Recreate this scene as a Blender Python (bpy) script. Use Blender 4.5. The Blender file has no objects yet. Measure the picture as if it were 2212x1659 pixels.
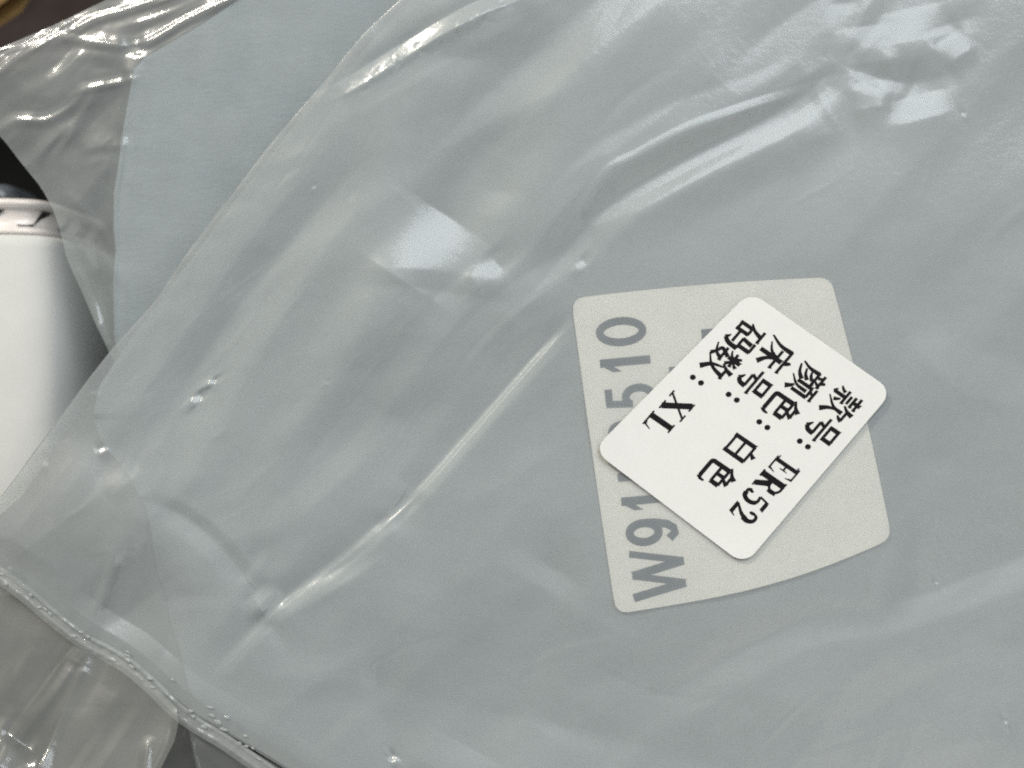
import bpy, bmesh, math, random
import numpy as np
from mathutils import Vector

random.seed(7)
rng = np.random.default_rng(11)
sc = bpy.context.scene
COL = sc.collection

# ---------------------------------------------------------------- camera
# the pack lies flat and is photographed from straight above; 1 px of a 2212 x 1659 frame is S metres on the plane z = 0
S = 0.19 / 2212.0
D = 0.215
cam = bpy.data.cameras.new('camera')
cam.sensor_width = 36.0
cam.lens = 36.0 * D / 0.19
cam.clip_start = 0.01
cam.clip_end = 20.0
cam.dof.use_dof = True
cam.dof.focus_distance = D - 0.0005
cam.dof.aperture_fstop = 7.0
cam_o = bpy.data.objects.new('camera', cam)
cam_o.location = (0, 0, D)
COL.objects.link(cam_o)
sc.camera = cam_o

# ---------------------------------------------------------------- world and lamps
w = bpy.data.worlds.new('World')
sc.world = w
w.use_nodes = True
bg = w.node_tree.nodes['Background']
bg.inputs['Color'].default_value = (0.92, 0.97, 1.0, 1)
bg.inputs['Strength'].default_value = 0.16


def lamp(name, loc, target, sx, sy, power, col):
    l = bpy.data.lights.new(name, 'AREA')
    l.shape = 'RECTANGLE'
    l.size = sx
    l.size_y = sy
    l.energy = power
    l.color = col
    o = bpy.data.objects.new(name, l)
    o.location = loc
    o.rotation_euler = (Vector(target) - Vector(loc)).to_track_quat('-Z', 'Y').to_euler()
    COL.objects.link(o)
    return o


LAMP = (-0.82, 1.05, 0.88)
WINDOW = (0.55, 1.35, 1.75)
lamp('ceiling_lamp', LAMP, (0, 0, 0), 0.30, 0.22, 19.0, (1.0, 0.93, 0.80))
lamp('window_light', WINDOW, (0, 0, 0), 1.6, 1.2, 40.0, (0.88, 0.95, 1.0))
lamp('room_light', (0.9, -1.0, 1.9), (0, 0, 0), 0.9, 0.9, 5.0, (1.0, 0.96, 0.90))

vs = sc.view_settings
vs.view_transform = 'Standard'
vs.look = 'None'
vs.gamma = 1.0
vs.exposure = 0.0
vs.use_curve_mapping = False
sc.cycles.max_bounces = 5
sc.cycles.diffuse_bounces = 3
sc.cycles.glossy_bounces = 2
sc.cycles.use_adaptive_sampling = True
sc.cycles.adaptive_threshold = 0.02
sc.cycles.transparent_max_bounces = 24
sc.cycles.caustics_reflective = False
sc.cycles.caustics_refractive = False
sc.cycles.use_denoising = False     # the sensor grain of the photograph stays
sc.cycles.sample_clamp_indirect = 4.0
sc.cycles.filter_width = 2.0

# ---------------------------------------------------------------- materials


def new_mat(name):
    m = bpy.data.materials.new(name)
    m.use_nodes = True
    nt = m.node_tree
    nt.nodes.clear()
    out = nt.nodes.new('ShaderNodeOutputMaterial')
    return m, nt, out


def noise(nt, scale, detail=3.0, rough=0.5, vec=None):
    n = nt.nodes.new('ShaderNodeTexNoise')
    n.inputs['Scale'].default_value = scale
    n.inputs['Detail'].default_value = detail
    n.inputs['Roughness'].default_value = rough
    if vec is not None:
        nt.links.new(vec, n.inputs['Vector'])
    return n


def ramp(nt, src, a, b, lo, hi):
    r = nt.nodes.new('ShaderNodeMapRange')
    r.inputs['From Min'].default_value = a
    r.inputs['From Max'].default_value = b
    r.inputs['To Min'].default_value = lo
    r.inputs['To Max'].default_value = hi
    nt.links.new(src, r.inputs['Value'])
    return r.outputs['Result']


def film_mat(name, haze=0.30, haze_col=(0.62, 0.65, 0.652), r_sharp=0.18, r_soft=0.40, soft=0.62, tint=(0.98, 0.98, 0.975), bump=0.10):
    """thin milky polyethylene: see-through, a little scattering, thin-sheet Fresnel gloss"""
    m, nt, out = new_mat(name)
    N = nt.nodes.new
    L = nt.links.new
    tc = N('ShaderNodeTexCoord')
    n1 = noise(nt, 70.0, 8.0, 0.66, tc.outputs['Object'])
    n2 = noise(nt, 650.0, 3.0, 0.6, tc.outputs['Object'])
    bp = N('ShaderNodeBump')
    bp.inputs['Strength'].default_value = bump
    bp.inputs['Distance'].default_value = 0.0006
    L(n2.outputs['Fac'], bp.inputs['Height'])
    tr = N('ShaderNodeBsdfTransparent')
    tr.inputs['Color'].default_value = (*tint, 1)
    df = N('ShaderNodeBsdfDiffuse')
    df.inputs['Color'].default_value = (*haze_col, 1)
    L(bp.outputs['Normal'], df.inputs['Normal'])
    tl = N('ShaderNodeBsdfTranslucent')
    tl.inputs['Color'].default_value = (*haze_col, 1)
    mx0 = N('ShaderNodeMixShader')
    mx0.inputs[0].default_value = 0.35
    L(df.outputs[0], mx0.inputs[1])
    L(tl.outputs[0], mx0.inputs[2])
    mx1 = N('ShaderNodeMixShader')
    L(ramp(nt, n1.outputs['Fac'], 0.3, 0.7, haze * 0.82, haze * 1.18), mx1.inputs[0])
    L(tr.outputs[0], mx1.inputs[1])
    L(mx0.outputs[0], mx1.inputs[2])
    g1 = N('ShaderNodeBsdfGlossy')
    g1.inputs['Roughness'].default_value = r_sharp
    L(bp.outputs['Normal'], g1.inputs['Normal'])
    g2 = N('ShaderNodeBsdfGlossy')
    g2.inputs['Roughness'].default_value = r_soft
    mg = N('ShaderNodeMixShader')
    mg.inputs[0].default_value = soft
    L(g1.outputs[0], mg.inputs[1])
    L(g2.outputs[0], mg.inputs[2])
    geo = N('ShaderNodeNewGeometry')
    ior = N('ShaderNodeMapRange')          # a thin sheet reflects alike from both sides
    ior.inputs['To Min'].default_value = 1.5
    ior.inputs['To Max'].default_value = 1 / 1.5
    L(geo.outputs['Backfacing'], ior.inputs['Value'])
    fr = N('ShaderNodeFresnel')
    L(ior.outputs['Result'], fr.inputs['IOR'])
    k = N('ShaderNodeMath')
    k.operation = 'MULTIPLY'
    k.inputs[1].default_value = 1.7        # both faces of the sheet
    k.use_clamp = True
    L(fr.outputs[0], k.inputs[0])
    mx2 = N('ShaderNodeMixShader')
    L(k.outputs[0], mx2.inputs[0])
    L(mx1.outputs[0], mx2.inputs[1])
    L(mg.outputs[0], mx2.inputs[2])
    L(mx2.outputs[0], out.inputs['Surface'])
    return m


def principled(name, col, rough=0.6, spec=0.5, metal=0.0, var=0.0, nscale=60.0, bump=0.0, bscale=2000.0, bdist=0.0002, weave=False):
    m, nt, out = new_mat(name)
    N = nt.nodes.new
    L = nt.links.new
    b = N('ShaderNodeBsdfPrincipled')
    b.inputs['Base Color'].default_value = (*col, 1)
    b.inputs['Roughness'].default_value = rough
    b.inputs['Specular IOR Level'].default_value = spec
    b.inputs['Metallic'].default_value = metal
    tc = N('ShaderNodeTexCoord')
    if var > 0:
        n = noise(nt, nscale, 4.0, 0.6, tc.outputs['Object'])
        mix = N('ShaderNodeMix')
        mix.data_type = 'RGBA'
        mix.inputs['A'].default_value = (*[c * (1 - var) for c in col], 1)
        mix.inputs['B'].default_value = (*[min(1, c * (1 + var)) for c in col], 1)
        L(ramp(nt, n.outputs['Fac'], 0.3, 0.7, 0, 1), mix.inputs['Factor'])
        L(mix.outputs['Result'], b.inputs['Base Color'])
    if bump > 0:
        bp = N('ShaderNodeBump')
        bp.inputs['Strength'].default_value = bump
        bp.inputs['Distance'].default_value = bdist
        if weave:
            mp = N('ShaderNodeMapping')
            mp.inputs['Scale'].default_value = (0.35, 1.0, 1.0)
            mp.inputs['Rotation'].default_value = (0, 0, 0.25)
            L(tc.outputs['Object'], mp.inputs['Vector'])
            nn = noise(nt, bscale, 2.0, 0.5, mp.outputs['Vector'])
        else:
            nn = noise(nt, bscale, 3.0, 0.6, tc.outputs['Object'])
        L(nn.outputs['Fac'], bp.inputs['Height'])
        L(bp.outputs['Normal'], b.inputs['Normal'])
    L(b.outputs[0], out.inputs['Surface'])
    return m


M = {}
M['film'] = film_mat('milky_film', 0.36)
M['film_clear'] = film_mat('clear_film', 0.39, (0.62, 0.65, 0.64), 0.13, 0.36, 0.4)
M['flap'] = film_mat('flap_film', 0.22, (0.62, 0.63, 0.60), 0.10, 0.36, 0.5)
M['seal'] = film_mat('sealed_film', 0.55, (0.62, 0.64, 0.62), 0.10, 0.35, 0.4)
M['bead'] = principled('melted_film_bead', (0.50, 0.52, 0.50), 0.2, 0.6)
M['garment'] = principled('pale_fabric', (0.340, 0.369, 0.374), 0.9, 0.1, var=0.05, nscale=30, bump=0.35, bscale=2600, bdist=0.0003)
M['garment_low'] = principled('pale_fabric_darkened', (0.265, 0.272, 0.262), 0.9, 0.1, var=0.05, nscale=30, bump=0.3, bscale=2600, bdist=0.0003)  # same fabric, its colour darkened for the dimmer corner with little behind
M['garment_blue'] = principled('blue_grey_fabric', (0.285, 0.335, 0.362), 0.92, 0.1, var=0.08, nscale=140, bump=0.42, bscale=1500, bdist=0.0005, weave=True)
M['table'] = principled('black_table', (0.004, 0.004, 0.004), 0.9, 0.1, var=0.4, nscale=40)
M['brown'] = principled('brown_card', (0.20, 0.115, 0.035), 0.7, 0.3, var=0.2, nscale=60)
M['dark_brown'] = principled('dark_plum_cloth', (0.035, 0.026, 0.024), 0.9, 0.1, var=0.3, nscale=60)
M['bottle'] = principled('white_plastic', (0.58, 0.57, 0.54), 0.75, 0.25, var=0.03, nscale=120)
M['collar'] = principled('silver_collar', (0.70, 0.64, 0.60), 0.25, 0.6)
M['nozzle'] = principled('smoky_nozzle', (0.10, 0.11, 0.12), 0.15, 0.6)
M['mark'] = principled('dark_mark', (0.02, 0.018, 0.015), 0.5, 0.4)
M['paper'] = principled('cream_paper', (0.87, 0.84, 0.76), 0.8, 0.2, var=0.015, nscale=200)
M['paper_ink'] = principled('grey_print', (0.10, 0.115, 0.14), 0.8, 0.1)
M['sticker'] = principled('white_sticker_paper', (0.765, 0.755, 0.715), 0.5, 0.3, var=0.012, nscale=220)
M['ink'] = principled('black_print', (0.006, 0.004, 0.005), 0.6, 0.2, var=0.3, nscale=1500)

# ---------------------------------------------------------------- helpers


def P(u, v, z=0.0):
    """point seen at (u, v) of the 2212 x 1659 frame when it lies at height z"""
    k = S * (D - z) / D
    return (np.asarray(u, float) - 1106.0) * k, (829.5 - np.asarray(v, float)) * k, z


def mesh_obj(name, verts, faces, mat, parent=None, smooth=True):
    me = bpy.data.meshes.new(name)
    me.from_pydata(verts, [], faces)
    me.materials.append(mat)
    if smooth:
        me.polygons.foreach_set('use_smooth', [True] * len(me.polygons))
    me.update()
    o = bpy.data.objects.new(name, me)
    COL.objects.link(o)
    if parent is not None:
        o.parent = parent
    return o


def grid_obj(name, X, Y, Z, mat, parent=None):
    """rows x columns of points -> one smooth quad mesh with its normals up"""
    r, c = X.shape
    co = np.stack([X, Y, Z], -1).reshape(-1, 3).astype(np.float32)
    idx = np.arange(r * c).reshape(r, c)
    q = np.stack([idx[:-1, :-1], idx[1:, :-1], idx[1:, 1:], idx[:-1, 1:]], -1).reshape(-1, 4)
    me = bpy.data.meshes.new(name)
    me.vertices.add(len(co))
    me.vertices.foreach_set('co', co.ravel())
    me.loops.add(q.size)
    me.loops.foreach_set('vertex_index', q.ravel().astype(np.int32))
    me.polygons.add(len(q))
    me.polygons.foreach_set('loop_start', np.arange(0, q.size, 4, dtype=np.int32))
    me.polygons.foreach_set('use_smooth', np.ones(len(q), dtype=bool))
    me.materials.append(mat)
    me.update(calc_edges=True)
    me.validate()
    o = bpy.data.objects.new(name, me)
    COL.objects.link(o)
    if parent is not None:
        o.parent = parent
    return o


def empty(name, u, v, z, label, cat, group=None):
    o = bpy.data.objects.new(name, None)
    o.empty_display_size = 0.01
    COL.objects.link(o)
    tag(o, label, cat, group)
    return o


def tag(o, label, cat, group=None):
    o['label'] = label
    o['category'] = cat
    if group:
        o['group'] = group
    return o


def vnoise(u, v, cu, cv, seed, rot=0.0):
    """smooth value noise in frame pixels, cells cu x cv turned by rot degrees"""
    a = math.radians(rot)
    x = (u * math.cos(a) - v * math.sin(a)) / cu + 200.0
    y = (u * math.sin(a) + v * math.cos(a)) / cv + 200.0
    g = np.random.default_rng(seed).uniform(-1, 1, (512, 512))
    i = np.floor(x).astype(int)
    j = np.floor(y).astype(int)
    fx = x - i
    fy = y - j
    fx = fx * fx * fx * (fx * (fx * 6 - 15) + 10)
    fy = fy * fy * fy * (fy * (fy * 6 - 15) + 10)
    i %= 511
    j %= 511
    return (g[i, j] * (1 - fx) + g[i + 1, j] * fx) * (1 - fy) + (g[i, j + 1] * (1 - fx) + g[i + 1, j + 1] * fx) * fy


def spline(pts, n=14):
    """Catmull-Rom through the rows of pts"""
    p = np.array(pts, float)
    if len(p) < 3:
        return p
    q = np.vstack([2 * p[0] - p[1], p, 2 * p[-1] - p[-2]])
    out = []
    for k in range(1, len(q) - 2):
        t = np.linspace(0, 1, n, endpoint=False)[:, None]
        a, b, c, d = q[k - 1], q[k], q[k + 1], q[k + 2]
        out.append(0.5 * ((2 * b) + (-a + c) * t + (2 * a - 5 * b + 4 * c - d) * t ** 2 + (-a + 3 * b - 3 * c + d) * t ** 3))
    out.append(p[-1:])
    return np.vstack(out)


class Relief:
    """height of a sheet in frame pixels: a sum of creases, tilted facets and noise"""

    def __init__(self):
        self.items = []

    def ridge(self, pts, amp, wl, wr, p=2.0):
        """crease along pts (u, v, strength); wl / wr = widths left and right of the way it runs"""
        pp = np.array([(q[0], q[1], q[2] if len(q) > 2 else 1.0) for q in pts], float)
        self.items.append(('r', spline(pp, 6), amp, wl, wr, p))

    def tilt(self, u, v, ru, rv, rot, gx, gy, slow=False):
        """facet round (u, v) with slope gx, gy (per pixel), radii ru, rv turned by rot"""
        self.items.append(('t', u, v, ru, rv, math.radians(rot), gx, gy, slow))

    def glint(self, u, v, ru, rv, rot, light, k):
        """facet turned the share k of the way to where it mirrors the light to the camera"""
        p = Vector([float(c) for c in P(u, v, 0.0)])
        n = (Vector(light) - p).normalized() + (Vector((0, 0, D)) - p).normalized()
        self.tilt(u, v, ru, rv, rot, -k * n.x / n.z, k * n.y / n.z)

    def strip(self, surf, pts, wd, fall, light):
        """a narrow flat band along pts (u, v, k) turned so that it mirrors the light"""
        pp = spline([(q[0], q[1], q[2]) for q in pts], 5)
        tn = np.gradient(pp[:, :2], axis=0)
        tn /= np.linalg.norm(tn, axis=1)[:, None]
        e = 1.5
        out = []
        for (a, b, k), t in zip(pp, tn):
            nx, ny = -t[1], t[0]                       # right-hand side in the frame
            q = surf(np.array([[a - nx * e, a + nx * e]]), np.array([[b - ny * e, b + ny * e]]))[0]
            p = Vector([float(c) for c in P(a, b, 0.0)])
            n = (Vector(light) - p).normalized() + (Vector((0, 0, D)) - p).normalized()
            need = (-n.x / n.z) * nx + (n.y / n.z) * ny
            have = (q[1] - q[0]) / (2 * e)
            out.append((a, b, max(k, 0) * need - min(1.0, max(k, 0) * 1.6) * have))
        self.items.append(('s', np.array(out), wd, fall))

    def crinkle(self, n, box, ang, spread, length, width, slope, seed):
        """n short sharp creases scattered in box"""
        r = np.random.default_rng(seed)
        for _ in range(n):
            a, b = r.uniform(box[0], box[2]), r.uniform(box[1], box[3])
            if seed == 111:                            # keep to the band
                b = 196 - (a - 735) * 0.55 + 16 * math.sin((a - 735) / 375 * 3.1) + r.normal() * 9
            th = math.radians(ang + r.normal() * spread)
            l = r.uniform(*length) / 2
            bend = r.uniform(-.18, .18) * l
            dx, dy = math.cos(th), -math.sin(th)
            wl, wr = r.uniform(*width), r.uniform(*width)
            if math.hypot((a - 960) / 240, (b - 550) / 130) < 1 and seed < 120:
                continue                               # the broad sheen stays smooth
            sl = r.uniform(*slope) * r.choice([-1, 1])
            self.ridge([(a - dx * l, b - dy * l, 0), (a - dx * l * .3 - dy * bend, b - dy * l * .3 + dx * bend, 1), (a + dx * l * .35 - dy * bend, b + dy * l * .35 + dx * bend, .8), (a + dx * l, b + dy * l, 0)], sl * min(wl, wr) * 1.35, wl, wr)

    def glint_on(self, surf, u, v, ru, rv, rot, light, k, slow=False):
        """the same on top of the slope the sheet already has there"""
        e = 1.5
        q = surf(np.array([[u - e, u + e, u, u]], float), np.array([[v, v, v - e, v + e]], float))[0]
        g0, g1 = (q[1] - q[0]) / (2 * e), (q[3] - q[2]) / (2 * e)
        p = Vector([float(c) for c in P(u, v, 0.0)])
        n = (Vector(light) - p).normalized() + (Vector((0, 0, D)) - p).normalized()
        self.tilt(u, v, ru, rv, rot, -k * n.x / n.z - g0, k * n.y / n.z - g1, slow)

    def __call__(self, u, v):
        h = np.zeros_like(u, float)
        for it in self.items:
            if it[0] == 'r':
                _, pp, amp, wl, wr, p = it
                R = 3.0 * max(wl, wr)
                m = (u > pp[:, 0].min() - R) & (u < pp[:, 0].max() + R) & (v > pp[:, 1].min() - R) & (v < pp[:, 1].max() + R)
                if not m.any():
                    continue
                x, y = u[m], v[m]
                best = np.full(x.shape, 1e9)
                sd = np.zeros_like(x)
                st = np.zeros_like(x)
                for a, b in zip(pp[:-1], pp[1:]):
                    dx, dy = b[0] - a[0], b[1] - a[1]
                    L2 = dx * dx + dy * dy + 1e-9
                    t = np.clip(((x - a[0]) * dx + (y - a[1]) * dy) / L2, 0, 1)
                    ex, ey = x - a[0] - t * dx, y - a[1] - t * dy
                    d2 = ex * ex + ey * ey
                    k = d2 < best
                    best[k] = d2[k]
                    sd[k] = (dx * ey - dy * ex)[k]
                    st[k] = (a[2] + t * (b[2] - a[2]))[k]
                d = np.sqrt(best)
                # blend the two widths across the line
                wd = np.where(sd < 0, wl, wr)
                x_ = d / (1.35 * wd)
                f = 1.0 - (np.sqrt(x_ * x_ + 0.0064) - 0.04)       # flat flanks, a sharp crest
                h[m] += amp * st * 0.06 * np.log1p(np.exp(np.clip(f / 0.06, -60, 60)))
            elif it[0] == 's':
                _, pp, wd, fall = it
                R = wd + 3 * fall
                m = (u > pp[:, 0].min() - R) & (u < pp[:, 0].max() + R) & (v > pp[:, 1].min() - R) & (v < pp[:, 1].max() + R)
                if not m.any():
                    continue
                x, y = u[m], v[m]
                best = np.full(x.shape, 1e9)
                sd = np.zeros_like(x)
                st = np.zeros_like(x)
                for a, b in zip(pp[:-1], pp[1:]):
                    dx, dy = b[0] - a[0], b[1] - a[1]
                    L2 = dx * dx + dy * dy + 1e-9
                    t = np.clip(((x - a[0]) * dx + (y - a[1]) * dy) / L2, 0, 1)
                    ex, ey = x - a[0] - t * dx, y - a[1] - t * dy
                    d2 = ex * ex + ey * ey
                    k = d2 < best
                    best[k] = d2[k]
                    sd[k] = ((dx * ey - dy * ex) / math.sqrt(L2))[k]
                    st[k] = (a[2] + t * (b[2] - a[2]))[k]
                d = np.sqrt(best)
                h[m] += st * np.clip(sd, -wd, wd) * np.exp(-(np.maximum(d - wd, 0) / fall) ** 1.5)
            else:
                _, cu, cv, ru, rv, rot, gx, gy, slow = it
                g = math.hypot(gx, gy) + 1e-9
                dx, dy = gx / g, gy / g                      # uphill
                c_, s_ = math.cos(rot), math.sin(rot)

                def reach(px, py):
                    return 1.0 / math.hypot((px * c_ + py * s_) / ru, (-px * s_ + py * c_) / rv)
                Ls, Lt = reach(dx, dy), reach(-dy, dx)
                R = 3.2 * max((6 if slow else 2.6) * Ls, Lt)
                m = (np.abs(u - cu) < R) & (np.abs(v - cv) < R)
                if not m.any():
                    continue
                x, y = u[m] - cu, v[m] - cv
                a = x * dx + y * dy
                b = -x * dy + y * dx
                if slow:
                    h[m] += g * np.clip(a, -Ls, Ls) * np.exp(-(np.maximum(np.abs(a) - Ls, 0) / (5 * Ls)) ** 1.5 - (b / Lt) ** 2)
                    continue
                h[m] += g * np.clip(a, -Ls, Ls) * np.exp(-(np.maximum(np.abs(a) - Ls, 0) / (1.8 * Ls)) ** 1.5 - (b / (1.1 * Lt)) ** 4)
        return h


# ---------------------------------------------------------------- outlines in the frame
EDGE = [(-520, 1500), (-200, 1080), (0, 864), (80, 778), (171, 706), (283, 607), (420, 499), (565, 389), (645, 338), (743, 250),
        (832, 180), (955, 90), (1075, 0), (1140, -62), (1185, -70), (1236, 0), (1283, 66), (1375, 182), (1425, 272), (1524, 384),
        (1580, 484), (1659, 612), (1800, 850), (2150, 1400)]
EV = np.array([e[0] for e in EDGE], float)
EU = np.array([e[1] for e in EDGE], float)


def edge_u(v):
    f = lambda x: np.interp(x, EV, EU)
    return (f(v - 18) + f(v - 9) + f(v) + f(v + 9) + f(v + 18)) / 5.0


EDGE_PTS = np.stack([edge_u(np.linspace(-520, 2150, 180)), np.linspace(-520, 2150, 180)], -1)


def edge_dist(u, v):
    best = np.full(u.shape, 1e12)
    for a, b in zip(EDGE_PTS[:-1], EDGE_PTS[1:]):
        dx, dy = b - a
        t = np.clip(((u - a[0]) * dx + (v - a[1]) * dy) / (dx * dx + dy * dy), 0, 1)
        d = (u - a[0] - t * dx) ** 2 + (v - a[1] - t * dy) ** 2
        np.minimum(best, d, out=best)
    return np.sqrt(best)


# ---------------------------------------------------------------- relief of the front bag
LATER = []
F = Relief()
# long crease from the lower seam up to the cream label: dark upper-left wall, thin bright lower-right wall
F.ridge([(440, 1480, 0), (520, 1392, .7), (590, 1322, 1), (700, 1236, .6), (820, 1136, .9), (905, 1060, 1), (1000, 950, 1), (1100, 836, 1), (1180, 750, .8), (1245, 684, 0)], -8.0, 42, 18, 1.6)
# pair of creases running to the star in the upper right
F.ridge([(1100, 690, 0), (1180, 600, .7), (1262, 500, 1), (1340, 428, 1), (1450, 366, 1), (1600, 286, 1), (1720, 216, .9), (1815, 140, .3)], -8.0, 46, 40, 1.5)
F.ridge([(1120, 570, 0), (1210, 465, .6), (1300, 372, 1), (1370, 330, 1), (1480, 272, 1), (1660, 206, .8), (1790, 140, .2)], 9.0, 40, 44, 1.4)
F.ridge([(1300, 520, 0), (1420, 432, .8), (1560, 350, 1), (1690, 296, .8), (1800, 240, 0)], 7.0, 36, 60, 1.5)
# soft creases below them
F.ridge([(925, 890, 0), (975, 800, .8), (1060, 702, 1), (1150, 632, 1), (1268, 570, .2)], 7.0, 30, 34, 1.3)
F.ridge([(840, 900, 0), (890, 830, .8), (960, 730, 1), (1030, 650, 1), (1110, 600, .3)], 10.0, 50, 40, 1.6)
# the bright three-cornered sheen in the middle
SHEEN = [(920, 538, 190, 66, -8, WINDOW, 0.9, True), (1050, 588, 50, 20, -8, WINDOW, 0.7), (1255, 574, 14, 8, -20, WINDOW, 1.0)]
F.ridge([(760, 622, 0), (860, 620, 1), (960, 630, 1), (1060, 650, .6), (1120, 670, 0)], -7.0, 30, 70, 1.5)
# star of folds in the upper right
LATER.append((1880, 95, 75, 34, -42, WINDOW, 0.62))
LATER.append((1985, 50, 70, 34, -20, WINDOW, 0.55))
LATER.append((2060, 100, 30, 24, -40, WINDOW, 0.5))
LATER.append((1985, 232, 105, 24, 6, WINDOW, 0.68))
LATER.append((1880, 205, 40, 24, 30, WINDOW, 0.4))
F.ridge([(1815, 140, .4), (1900, 168, 1), (2000, 176, .8), (2130, 130, 0)], -5.0, 36, 30)
F.ridge([(1815, 140, .4), (1850, 60, 1), (1900, -40, .5)], 5.0, 26, 40)
F.ridge([(1822, 146, .4), (1880, 190, 1), (1960, 206, .4)], 4.0, 20, 30)
# roll-off with the crumpled glint at the top
zig = [(700, 215, 0)]
for k in range(27):
    t = k / 26
    zig.append((735 + 390 * t + rng.uniform(-6, 6), 192 - 212 * t + 18 * math.sin(t * 3.1) + rng.uniform(-7, 7), rng.uniform(.55, 1.15)))
F.ridge([(690, 240, 0), (790, 190, 1), (930, 110, 1), (1100, 10, 1)], -5.0, 50, 30)
# creases in the edge band on the left
F.ridge([(300, 1020, 0), (380, 880, .6), (470, 730, 1), (600, 560, 1), (720, 420, .7), (840, 300, 0)], -10.0, 70, 60, 1.6)
F.ridge([(240, 960, 0), (330, 820, 1), (420, 690, 1), (540, 520, .8), (650, 390, .6), (770, 250, 0)], 8.0, 46, 46, 1.4)
F.ridge([(380, 1080, 0), (470, 930, 1), (560, 770, 1), (660, 600, 1), (760, 470, .6), (830, 400, 0)], 8.0, 50, 60, 1.5)
F.ridge([(620, 1060, 0), (700, 950, 1), (790, 830, 1), (850, 740, .6), (900, 680, 0)], -8.0, 50, 50, 1.5)
F.ridge([(560, 1180, 0), (680, 1090, 1), (780, 1000, 1), (860, 900, 0)], 6.0, 40, 50, 1.4)
F.ridge([(1100, 330, 0), (1180, 220, 1), (1290, 110, 1), (1420, 10, 1), (1520, -60, .5)], 8.0, 60, 80, 1.5)
F.ridge([(860, 420, 0), (960, 300, 1), (1080, 180, 1), (1220, 60, 1), (1330, -40, .5)], -9.0, 70, 80, 1.6)
F.ridge([(1560, 180, 0), (1640, 90, 1), (1760, 0, 1), (1860, -60, .6)], -7.0, 60, 50, 1.5)
F.ridge([(120, 1150, 0), (200, 1060, 1), (262, 960, 1), (300, 880, 0)], -5.0, 30, 40)
F.ridge([(420, 872, 0), (428, 848, 1), (452, 826, 1), (482, 828, 0)], 1.8, 9, 16)
LATER.append((425, 862, 7, 22, 15, WINDOW, 0.9))
LATER.append((458, 826, 18, 4, -10, WINDOW, 1.0))
# little blister-like facets along the edge, tilted to glint in the lamp
for (a, b, l, ang, h) in [(206, 848, 15, 0, 3.6), (221, 972, 15, 55, 4.0), (97, 1000, 13, 50, 4.2)]:
    LATER.append((a, b, l * 0.8, 5.5, -ang, LAMP, 1.0))
# folds above the lower left seam
F.ridge([(262, 1130, 0), (246, 1185, .8), (216, 1290, 1), (182, 1372, 1), (150, 1440, 0)], 5.0, 22, 26)
F.ridge([(330, 1110, 0), (346, 1230, 1), (374, 1360, 1), (388, 1450, .4)], -6.0, 40, 18)
F.ridge([(330, 1085, .4), (400, 1118, 1), (470, 1172, 1), (526, 1242, .7)], -7.0, 18, 30)
F.ridge([(526, 1242, .6), (556, 1205, 1), (590, 1160, 0)], -4.0, 20, 14)
LATER.append((560, 1292, 34, 14, -35, LAMP, 0.55))
LATER.append((866, 1098, 40, 16, -50, LAMP, 0.62))
# folds at the bottom, middle
F.ridge([(826, 1330, 0), (816, 1440, .6), (822, 1530, 1), (846, 1610, 1), (870, 1700, 1)], -7.0, 70, 30, 1.5)
LATER.append((1000, 1650, 150, 34, 5, WINDOW, 0.35))
LATER.append((850, 1640, 6, 28, 18, LAMP, 1.0))
# broad fold below the label
F.ridge([(1240, 1560, 0), (1440, 1490, .8), (1610, 1400, 1), (1760, 1325, 1), (1960, 1290, .9), (2230, 1190, .9)], -13.0, 110, 50, 1.5)
F.ridge([(1080, 1160, 0), (1200, 1230, 1), (1320, 1300, .6), (1420, 1340, 0)], -12.0, 80, 34, 1.5)
F.ridge([(700, 1420, 0), (900, 1500, .6), (1180, 1560, 1), (1500, 1640, .6), (1700, 1700, 0)], -12.0, 130, 90, 1.6)
F.ridge([(1900, 640, 0), (2050, 830, 1), (2200, 880, 1)], 7.0, 70, 90, 1.5)
# tiny facets in the film tilted to the window, glinting like specks and bubbles
for k in range(8):
    a, b = rng.uniform(420, 2212), rng.uniform(0, 1659)
    if 1230 < a < 1930 and 590 < b < 1340:
        continue
    LATER.append((a, b, rng.uniform(4, 8), rng.uniform(3.5, 5), rng.uniform(0, 180), WINDOW, rng.uniform(.5, .9)))

# flat where the labels lie
LAB = np.array([(1240, 650), (1790, 605), (1920, 1160), (1335, 1320)], float)
LAB = LAB.mean(0) + (LAB - LAB.mean(0)) * 1.018
ROLL = 9.0


def flat_mask(u, v):
    a = np.clip((np.abs(u - 1580) - 290) / 120, 0, 1)
    b = np.clip((np.abs(v - 960) - 320) / 120, 0, 1)
    k = np.clip(1 - np.sqrt(a * a + b * b), 0, 1)
    return k * k * (3 - 2 * k)


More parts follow.
